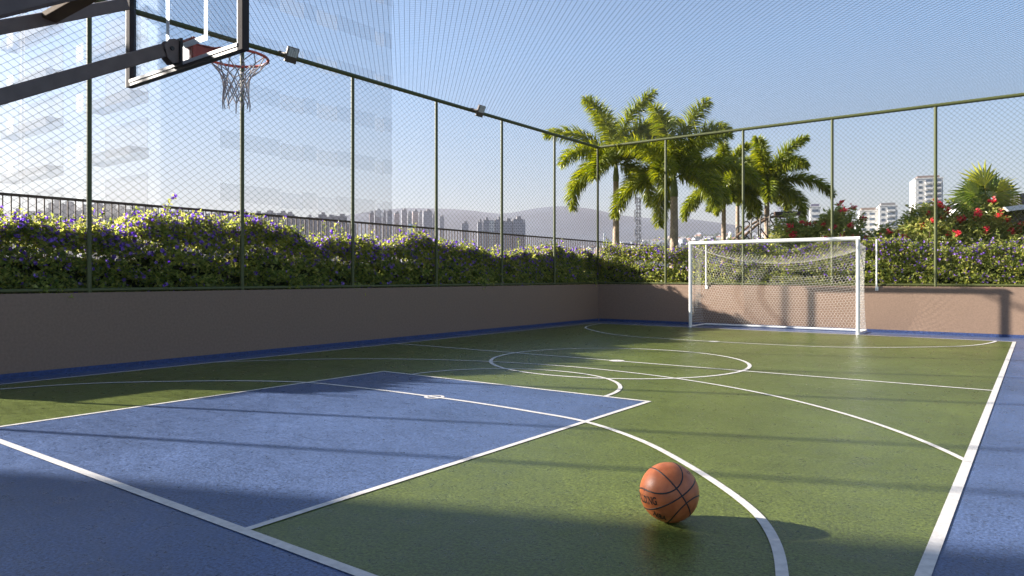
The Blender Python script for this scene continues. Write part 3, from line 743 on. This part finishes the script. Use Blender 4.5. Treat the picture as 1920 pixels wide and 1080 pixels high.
def fan_palm():
    b = at(1850, HY, 17.9); b.z = .93
    t = thing('fan_palm', tuple(b), 'fan palm with stiff pleated leaves and one yellow young leaf at right', 'palm tree')
    top = Vector((b.x, b.y, 3.05))
    MB().tube([(b.x, b.y, .93), (b.x+.03, b.y, 1.9), tuple(top)], [.10, .085, .07], 10).build('trunk', M['trunk'], t)
    # (image right, up, toward the camera) of each blade's hub, radius, spread, material
    specs = [(-.30,.72,.1,.62,200,'fan', 95), (-.78,.42,.25,.62,230,'fan', 150), (.55,.62,.1,.66,230,'fan', 50), (.85,.30,.25,.66,240,'fan', 10), (.25,.85,-.2,.60,200,'fan', 80),
             (-.42,.95,.35,.72,100,'fany', 98), (.25,.60,.45,.62,55,'fany', 38), (-1.15,.12,.2,.55,220,'fan', 170), (.45,.05,.3,.5,220,'fan', 330), (-.2,.15,.35,.45,220,'fan', 240), (0,.30,.3,.55,270,'fan', 95), (.1,.05,.42,.5,280,'fan', 275), (-.5,.0,.4,.5,240,'fan', 200)]
    rt = Vector((CA, SA, 0)); fw = Vector((-SA, CA, 0)); up = Vector((0, 0, 1))
    for i, (x, z, y, rad, spr, mt, aim) in enumerate(specs):
        rad *= 1.22; h = top+(rt*x*.40+up*(z*.42+.02)-fw*y*.5)
        st = MB(); st.tube([top, (top+h)/2+up*.06, h], [.014, .011, .008], 5)
        a0 = R(aim); d0 = rt*math.cos(a0)+up*math.sin(a0); nrm = (-fw+up*.35+rt*random.uniform(-.4,.4)).normalized(); d0 = (d0-nrm*d0.dot(nrm)).normalized(); s0 = nrm.cross(d0)
        n = 26 if spr > 100 else 10; V = []; F = []
        for k in range(n):
            for hh in (0, 1):
                pass
            a = R(spr)*(k/(n-1)-.5); L = rad*(1-.25*abs(k/(n-1)-.5)*2)*random.uniform(.85, 1.08)
            d = d0*math.cos(a)+s0*math.sin(a); tn = nrm.cross(d); w_ = L*R(spr)/n*.27
            m1 = h+d*L*.55; tip = h+d*L+Vector((0,0,-.07-.05*random.random()))+nrm*random.uniform(-.04,.04)
            V += [h, m1+tn*w_, m1+nrm*w_*.8, m1-tn*w_, tip]; bb = 5*k
            F += [(bb, bb+1, bb+2), (bb, bb+2, bb+3), (bb+2, bb+1, bb+4), (bb+3, bb+2, bb+4)]
        st.add([tuple(v) for v in V], F); st.build('fan_leaf', M[mt], t)
fan_palm()

# ------------------------------------------------------------------ lattice frame, pavilion roof, mast
def lattice():
    s = 23.5; m1 = mat('weathered_timber', (.20, .13, .085), .7, var=.25, scale=10)
    t = thing('lattice_frame', tuple(at(1425, HY, s).xy)+(.93,), 'rising timber and steel lattice frame with hooped arches between the palms and the red shrubs', 'garden structure')
    P = lambda x, y, d=0: at(x, y, s+d)
    ch = [P(1380, 458), P(1398, 440), P(1420, 421), P(1442, 408), P(1470, 402), P(1500, 402)]
    MB().tube(ch, .045, 8).build('upper_chord', m1, t)
    MB().tube([p+Vector((-SA*.9, CA*.9, .0)) for p in ch], .04, 8).build('upper_chord', m1, t)
    br = MB()
    for x0_, y0_, x1_, y1_ in [(1382,445,1400,462),(1398,440,1432,478),(1420,421,1465,478),(1442,408,1482,470),(1385,462,1400,443),(1460,404,1492,462)]:
        br.bar(P(x0_, y0_), P(x1_, y1_), .035, .035)
    br.build('diagonal_brace', M['rail'], t)
    mg = mat('grey_hoop_steel', (.17, .16, .15), .45, var=.15)
    for x, y, w_ in [(1384, 424, 13), (1398, 415, 13), (1413, 408, 13), (1430, 403, 13), (1447, 400, 12)]:
        a = [P(x-w_*.35, 478)]
        for q in np.linspace(0, math.pi, 9): a.append(at(x+w_*.5-w_*.5*math.cos(q)-w_*.35, y+9-9*math.sin(q), s-.2+.9*q/math.pi))
        a.append(at(x+w_*.75, 478, s+.7)); MB().tube(a, .024, 8).build('hoop', mg, t, smooth=True)
    MB().bar(P(1452, 400), P(1500, 399), .12, .10).build('beam', M['rail'], t)
lattice()
def pavilion():
    t = thing('pavilion_roof', tuple(at(1945, HY, 16.8).xy)+(.93,), 'white edged pavilion roof with timber soffit at the right edge of the picture', 'pavilion')
    rt = Vector((CA, SA, 0)); fw = Vector((-SA, CA, 0))
    a = at(1884, 388, 16.8); 
    for dz, col, th, ins in ((0, 'white', .16, 0),):
        MB().poly([a, a+rt*2.6+Vector((0,0,.34)), a+rt*2.6+Vector((0,0,.20)), a+rt*.1+Vector((0,0,-.10))], fw*.08).build('fascia', M['white'], t)
    b = a+Vector((0,0,.25))+fw*2.2
    MB().poly([b, b+rt*2.6+Vector((0,0,.34)), b+rt*2.6+Vector((0,0,.20)), b+rt*.1+Vector((0,0,-.10))], fw*.08).build('fascia', M['white'], t)
    sof = mat('timber_soffit', (.36, .20, .09), .6, var=.2)
    MB().poly([a+rt*.3+fw*.1+Vector((0,0,-.06)), a+rt*2.6+fw*.1+Vector((0,0,.2)), a+rt*2.6+fw*2.2+Vector((0,0,.4)), a+rt*.3+fw*2.2+Vector((0,0,.15))], (0,0,.03)).build('soffit', sof, t)
    mw = mat('lilac_render', (.26, .25, .33), .8, var=.08)
    MB().box(tuple((a+rt*1.9+fw*1.3).xy)+(2.1,), (1.5, 1.5, 2.4), Matrix.Rotation(YAW, 3, 'Z')).build('wall', mw, t)
pavilion()
def mast():
    s = 300; t = thing('radio_mast', tuple(at(1198, HY, s).xy)+(-28,), 'thin steel lattice radio mast between the two nearest palm trunks', 'mast')
    m = mat('mast_steel', (.14, .14, .15), .6, var=.1); A = []; B = []
    c = at(1197, HY, s); wd = 1.0; zt = 33.0
    cor = [(-wd, -wd), (wd, -wd), (wd, wd), (-wd, wd)]
    P = lambda i, z: (c.x+cor[i % 4][0]*(1-.25*(z+28)/60), c.y+cor[i % 4][1]*(1-.25*(z+28)/60), z)
    z = -28.
    while z < zt:
        for i in range(4):
            A += [P(i, z), P(i, z), P(i, z+3)]; B += [P(i, z+3), P(i+1, z+3), P(i+1, z)]
        z += 3
    V, F = segs(A, B, .11, 4); link('lattice', V, F, m, t)
    a = MB()
    for x, y, z, h in ((-1.6,0,27,5),(-1.6,0,20,3),(-1.4,0,34,4),(.9,0,33,2)): a.box((c.x+x*CA, c.y+x*SA, z), (.35,.35,h))
    a.build('antennas', m, t)
mast()

# ------------------------------------------------------------------ tall pale tower on the left, further blocks
def facade_mat(name, wall, glass, sx, sz, mortar=.35, frosted=0.0):
    # rows of windows as a surface pattern, for blocks a few pixels wide
    m, n, l, b = newmat(name); tc = n.new('ShaderNodeTexCoord'); mp = n.new('ShaderNodeSeparateXYZ'); l.new(tc.outputs['Object'], mp.inputs[0])
    ad = n.new('ShaderNodeMath'); ad.operation = 'ADD'; l.new(mp.outputs[0], ad.inputs[0]); l.new(mp.outputs[1], ad.inputs[1])
    def band(src, per, lo, hi):
        d = n.new('ShaderNodeMath'); d.operation = 'DIVIDE'; d.inputs[1].default_value = per; l.new(src, d.inputs[0])
        f = n.new('ShaderNodeMath'); f.operation = 'FRACT'; l.new(d.outputs[0], f.inputs[0])
        g = n.new('ShaderNodeMath'); g.operation = 'GREATER_THAN'; g.inputs[1].default_value = lo; l.new(f.outputs[0], g.inputs[0])
        h = n.new('ShaderNodeMath'); h.operation = 'LESS_THAN'; h.inputs[1].default_value = hi; l.new(f.outputs[0], h.inputs[0])
        k = n.new('ShaderNodeMath'); k.operation = 'MULTIPLY'; l.new(g.outputs[0], k.inputs[0]); l.new(h.outputs[0], k.inputs[1]); return k.outputs[0]
    k = n.new('ShaderNodeMath'); k.operation = 'MULTIPLY'; l.new(band(ad.outputs[0], sx, .3, .75), k.inputs[0]); l.new(band(mp.outputs[2], sz, .3, .78), k.inputs[1])
    mx = n.new('ShaderNodeMix'); mx.data_type = 'RGBA'; mx.inputs[6].default_value = wall+(1,); mx.inputs[7].default_value = glass+(1,); l.new(k.outputs[0], mx.inputs[0]); l.new(mx.outputs[2], b.inputs['Base Color'])
    b.inputs['Roughness'].default_value = .7
    return m
FM = [facade_mat('facade_cream', (.42,.38,.33), (.10,.11,.13), 3.2, 3.0), facade_mat('facade_grey', (.28,.28,.30), (.09,.10,.13), 3.0, 3.0),
      facade_mat('facade_pink', (.42,.32,.29), (.12,.11,.12), 3.4, 3.1), facade_mat('facade_white', (.60,.57,.52), (.16,.17,.19), 3.5, 3.0)]
mroof = mat('roof_concrete', (.25, .24, .24), .9, var=.1, scale=.2)
def block(x0, x1, ytop, s, mt, label, group=None, zb=-5, rot=0.0, name='apartment_block', deep=.9, cap=True):
    a, b = at(x0, ytop, s), at(x1, ytop, s); wd = (b-a).length; c = (a+b)/2; h = c.z-zb
    fw = Vector((-SA, CA, 0)); c2 = c+fw*wd*deep/2
    t = thing(name, (c2.x, c2.y, zb), label, 'building', group)
    M3 = Matrix.Rotation(YAW+rot, 3, 'Z')
    MB().box((c2.x, c2.y, zb+h/2), (wd, wd*deep, h), M3).build('walls', mt, t)
    if cap:
        q = MB(); q.box((c2.x, c2.y, c.z+.5), (wd*1.02, wd*deep*1.02, 1.0), M3)
        k = M3 @ Vector((wd*.12, 0, 0)); q.box((c2.x+k.x, c2.y+k.y, c.z+1.0+1.6), (wd*.42, wd*deep*.5, 3.2), M3); q.build('rooftop', mroof, t)
    return t
tw = [(692,700,400,2),(701,714,396,1),(716,723,399,1),(725,734,397,1),(739,748,400,2),(752,762,395,1),(764,771,400,0),(773,783,397,2),(785,791,399,3),(792,809,397,1),(811,816,402,1)]
nm = ['slim pinkish','broad grey','narrow grey','squarish grey','short pinkish','tall grey','narrow cream','brownish','thin bright white','widest grey','slim grey']
for i, (a, b, y, k) in enumerate(tw):
    block(a, b, y, 1100+20*(i % 3), FM[k], '%s tower block, number %s from left in the dense middle skyline cluster' % (nm[i], ['one','two','three','four','five','six','seven','eight','nine','ten','eleven'][i]), 'tower blocks of the middle skyline cluster', rot=.25)
block(823, 832, 407, 1300, FM[1], 'lone faint tower standing just right of the dense skyline cluster', rot=.2)
block(865, 878, 420, 1000, FM[1], 'small dark block between the two skyline clusters', rot=.1)
for a, b, y, k, lab in [(895,904,418,1,'grey slab at the left end of the right skyline cluster'),(906,917,414,1,'grey block set behind the white one in the right skyline cluster'),(903,913,430,3,'lower cream white block in front of the right skyline cluster'),
    (917,927,413,3,'bright white block with dark balcony stripes in the right skyline cluster'),(928,942,413,1,'grey slab touching the white striped block'),(943,960,416,1,'long grey slab behind the fence post in the right skyline cluster'),(961,980,412,1,'tallest grey slab at the right of the skyline cluster'),(980,985,419,1,'narrow grey block ending the right skyline cluster')]:
    block(a, b, y, 800, FM[k], lab, 'apartment slabs of the right skyline cluster', rot=.15, cap=(k != 3))
block(766, 773, 420, 420, M['white'], 'small plain white water tower block in front of the skyline', zb=-28, cap=False, name='water_tower')
# hazy silhouettes behind the left railing
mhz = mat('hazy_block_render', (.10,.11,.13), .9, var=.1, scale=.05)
random.seed(21); x = -25; ii = 0
while x < 655:
    wpx = random.uniform(10, 30) if x < 300 else random.uniform(9, 20)
    yt = np.interp(x, [0, 40, 90, 180, 250, 300, 440, 560, 650], [402, 400, 386, 388, 392, 394, 402, 406, 412])+random.uniform(-6, 9)
    block(x, x+wpx, yt, 700+random.uniform(-60, 150) if x < 440 else 1000, mhz, 'hazy blue grey block in the faint skyline behind the left railing', 'hazy blocks behind the left railing', rot=random.uniform(-.3,.3))
    x += wpx*random.uniform(.75, 1.25); ii += 1

def ghost_tower():
    m, n, l, b = newmat('pale_faded_render'); 
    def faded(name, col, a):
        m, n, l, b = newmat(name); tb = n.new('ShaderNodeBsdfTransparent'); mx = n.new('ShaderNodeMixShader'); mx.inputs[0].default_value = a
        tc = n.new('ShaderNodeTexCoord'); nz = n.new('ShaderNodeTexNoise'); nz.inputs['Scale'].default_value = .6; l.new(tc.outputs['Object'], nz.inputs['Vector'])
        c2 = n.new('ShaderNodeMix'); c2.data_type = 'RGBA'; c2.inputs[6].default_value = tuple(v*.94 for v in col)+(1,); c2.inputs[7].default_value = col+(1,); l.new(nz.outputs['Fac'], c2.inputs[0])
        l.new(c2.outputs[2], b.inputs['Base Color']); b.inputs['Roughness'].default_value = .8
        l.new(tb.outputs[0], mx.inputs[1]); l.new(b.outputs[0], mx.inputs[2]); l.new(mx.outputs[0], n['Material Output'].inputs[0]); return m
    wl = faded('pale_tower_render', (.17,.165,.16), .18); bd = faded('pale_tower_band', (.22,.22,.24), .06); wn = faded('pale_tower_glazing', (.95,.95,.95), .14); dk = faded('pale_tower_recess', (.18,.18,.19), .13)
    X, Ya, Yb = -37.3, 19.1, 35.8
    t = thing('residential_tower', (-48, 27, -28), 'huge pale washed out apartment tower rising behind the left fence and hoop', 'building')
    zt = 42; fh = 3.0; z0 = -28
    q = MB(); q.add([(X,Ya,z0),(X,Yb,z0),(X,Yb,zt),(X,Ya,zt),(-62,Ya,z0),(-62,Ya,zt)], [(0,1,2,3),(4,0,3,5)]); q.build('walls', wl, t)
    for k in range(-1, 9):
        zf = 2.6+fh*k        # window zone of floor k
        if zf < -2 or zf > 26: continue
        ys_ = [22.5, 26.45, 28.1, 29.2, 30.75, 34.2, 34.9, Yb-.01]
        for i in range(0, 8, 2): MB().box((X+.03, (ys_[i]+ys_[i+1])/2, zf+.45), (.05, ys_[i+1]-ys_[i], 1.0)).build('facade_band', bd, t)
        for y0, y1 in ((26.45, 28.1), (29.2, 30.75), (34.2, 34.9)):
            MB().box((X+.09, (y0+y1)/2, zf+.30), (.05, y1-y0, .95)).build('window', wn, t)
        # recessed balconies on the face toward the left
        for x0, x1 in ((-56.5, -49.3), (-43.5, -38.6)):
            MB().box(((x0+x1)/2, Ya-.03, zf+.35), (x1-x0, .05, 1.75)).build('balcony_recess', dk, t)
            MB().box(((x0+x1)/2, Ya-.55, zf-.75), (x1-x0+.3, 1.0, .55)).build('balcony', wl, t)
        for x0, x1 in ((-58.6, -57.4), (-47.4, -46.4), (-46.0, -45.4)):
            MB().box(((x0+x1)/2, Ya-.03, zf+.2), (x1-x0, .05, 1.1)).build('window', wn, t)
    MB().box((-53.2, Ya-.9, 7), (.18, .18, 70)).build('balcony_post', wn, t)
ghost_tower()

# three sharper blocks at the right
def block_detail(x0, x1, ytop, s, label, frontfrac, floors, roofcol, parts, cols=(.62,.60,.56)):
    a, b = at(x0, ytop, s), at(x1, ytop, s); wpx = (b-a).length; wd = wpx*frontfrac; dp = wpx*(1-frontfrac)*1.9+6; zb = -10
    rot = -.38; M3 = Matrix.Rotation(YAW+rot, 3, 'Z'); fl = a+Vector((0,0,0)); ex = M3 @ Vector((1,0,0)); ey = M3 @ Vector((0,1,0)); wd = wd/math.cos(rot)
    c = fl+ex*wd/2+ey*dp/2
    t = thing('apartment_block', (c.x, c.y, zb), label, 'building', 'white apartment blocks at the right')
    mw = mat('white_block_render', cols, .8, var=.06, scale=.3); mgz = mat('dark_block_glazing', (.10,.13,.17), .3, var=.1); mr = mat('brown_roof_band', roofcol, .8, var=.1)
    zt = a.z
    MB().box((c.x, c.y, (zb+zt)/2), (wd, dp, zt-zb), M3).build('walls', mw, t)
    k = c-ex*0; MB().box((k.x, k.y, zt+1.0), (wd*.8, dp*.8, 2.0), M3).build('penthouse', mr, t)
    MB().box((c.x, c.y, zt+.25), (wd+.5, dp+.5, .5), M3).build('roof_edge', mw, t)
    for f in range(floors):
        z = zt-3.0*(f+1)+.6
        for u0, u1, kind in parts:
            p = fl+ex*wd*(u0+u1)/2-ey*.06
            if kind == 'w': MB().box((p.x, p.y, z+.7), (wd*(u1-u0), .12, 1.3), M3).build('window', mgz, t)
            else:
                MB().box((p.x, p.y, z+.8), (wd*(u1-u0), .12, 1.9), M3).build('window', mgz, t)
                p2 = p-ey*.7; MB().box((p2.x, p2.y, z-.1), (wd*(u1-u0)*1.1, 1.3, 1.0), M3).build('balcony', mw, t)
        p = fl+ex*(wd+.06)+ey*dp*.5
        MB().box((p.x, p.y, z+.7), (.12, dp*.55, 1.3), M3).build('window', mgz, t)
block_detail(1716, 1784, 336, 400, 'tallest white apartment block with a brown top band, right of the others', .62, 8, (.22,.17,.15), [(.12,.25,'w'),(.38,.62,'b'),(.75,.92,'b')])
block_detail(1649, 1694, 387, 400, 'middle white block with stacked balconies in the right skyline', .62, 6, (.20,.19,.19), [(.1,.3,'w'),(.45,.85,'b')])
block_detail(1612, 1652, 396, 410, 'lower cream block with brown roof joined left of the middle white block', .7, 5, (.24,.18,.15), [(.15,.35,'w'),(.55,.85,'w')])
block_detail(1519, 1560, 389, 380, 'small white block with a dark roof just above the leftmost red bushes', .4, 4, (.13,.12,.18), [(.2,.8,'w')])
block_detail(1458, 1495, 390, 450, 'pale lilac block peeping out under the rightmost palm fronds', .7, 4, (.25,.25,.3), [(.2,.4,'w'),(.6,.8,'w')], cols=(.5,.5,.56))
block_detail(1792, 1900, 386, 260, 'low pale building half hidden behind the fan palm', .8, 4, (.3,.3,.3), [(.1,.3,'w'),(.4,.6,'w'),(.7,.9,'w')])
block(1132, 1134.5, 436, 500, M['white'], 'thin white chimney standing left of the nearest palm trunk', zb=-28, cap=False, name='chimney')

# houses on the far slope
def ground_z(px, r):
    rgt = 1/(1+math.exp(-(px-1080)/120)); return -30+float(np.interp(r, [0, 300, 1100, 1500, 2000, 2600, 3500], [0, 0, 30+50*rgt, 42+60*rgt, 60+88*rgt, 55+60*rgt, 60]))
hm = []
for k, (wl, rf) in enumerate([((.62,.58,.52),(.30,.13,.08)), ((.70,.68,.66),(.28,.27,.26)), ((.45,.33,.26),(.34,.16,.10)), ((.55,.57,.62),(.20,.20,.22))]):
    me = bpy.data.meshes.new('house'); w_, d_, h_ = 9+k*2, 9, 6+k*1.5
    V = [(-w_/2,-d_/2,-6),(w_/2,-d_/2,-6),(w_/2,d_/2,-6),(-w_/2,d_/2,-6),(-w_/2,-d_/2,h_),(w_/2,-d_/2,h_),(w_/2,d_/2,h_),(-w_/2,d_/2,h_),(-w_/2,0,h_+2.6),(w_/2,0,h_+2.6)]
    me.from_pydata(V, [], [(0,1,5,4),(1,2,6,9,5),(2,3,7,6),(3,0,4,8,7),(4,5,9,8),(6,7,8,9)])
    me.materials.append(facade_mat('house_wall_%s' % 'abcd'[k], wl, tuple(v*.3 for v in wl), 3.0, 3.2)); me.materials.append(mat('house_roof', rf, .9, var=.1)); me.polygons[4].material_index = 1; me.polygons[5].material_index = 1; hm.append(me)
random.seed(5)
for i in range(230):
    px = random.choice([random.uniform(1110, 1500), random.uniform(1110, 1500), random.uniform(985, 1150), random.uniform(1500, 1700)]); r = random.uniform(1150, 1950)
    if px < 1110: r = random.uniform(1500, 2300)
    c = at(px, HY, r*math.cos(math.atan((px-960)/FPX)))
    o = bpy.data.objects.new('hillside_house', random.choice(hm)); C.objects.link(o); o.location = (c.x, c.y, ground_z(px, r)+1); o.rotation_euler = (0, 0, random.uniform(0, 3.1)); s_ = random.uniform(.7, 1.4); o.scale = (s_, s_, s_)
    tag(o, 'tiny pale house among many on the distant slope below the mountains', 'house', 'houses on the distant slope')
# woods on the far slope: one mass of clumps
def woods():
    PP = []; 
    n = 5200; px = rng.uniform(990, 1720, n); r = rng.uniform(1100, 2080, n)
    k = vnoise(px*.05, r*.01, 4) > .12; k |= (r > 1900); px, r = px[k], r[k]
    s_ = r*np.cos(np.arctan((px-960)/FPX)); V = []; F = []; b = 0
    for x_, r_, q in zip(px, r, s_):
        c = at(x_, HY, q); z = ground_z(x_, r_); R1 = random.uniform(4, 8)
        pts = [(c.x+R1*math.cos(a)*random.uniform(.7,1.2), c.y+R1*math.sin(a)*random.uniform(.7,1.2), z+random.uniform(1,4)) for a in (0,1.26,2.5,3.77,5.0)]
        V += pts+[(c.x, c.y, z+R1*random.uniform(1.2, 2.0))]; F += [(b+i, b+(i+1) % 5, b+5) for i in range(5)]; b += 6
    tag(link('far_woods', V, F, mat('far_foliage', (.035,.055,.03), .95, var=.4, scale=.02)), 'dark tree masses between the houses on the distant slope', 'woods', kind='stuff')
woods()

# neighbouring building out of frame behind the left corner: it casts the broad shade over the near court
t = thing('clubhouse', (-13, -8, 0), 'rendered building standing behind the near left corner of the court', 'building')
MB().box((-13.6, -12.45, 6), (7, 18.1, 12)).build('walls', M['wall'], t)
MB().box((-13.6, -12.45, 12.1), (7.1, 18.2, .25)).build('roof', mroof, t)

# ------------------------------------------------------------------ haze
HAZE = 0.00024
hz = MB().box((0, 0, 150), (9400, 9400, 392)); ho = hz.build('haze', M['white']); ho.data.materials.clear()
m = bpy.data.materials.new('haze_air'); m.use_nodes = True; n = m.node_tree.nodes; n.remove(n['Principled BSDF'])
pv = n.new('ShaderNodeVolumePrincipled'); pv.inputs['Color'].default_value = (.48, .46, .51, 1); pv.inputs['Density'].default_value = HAZE; pv.inputs['Anisotropy'].default_value = .2
m.node_tree.links.new(pv.outputs[0], n['Material Output'].inputs['Volume']); ho.data.materials.append(m)
tag(ho, 'pale blue haze over the distant city', 'haze', kind='stuff')
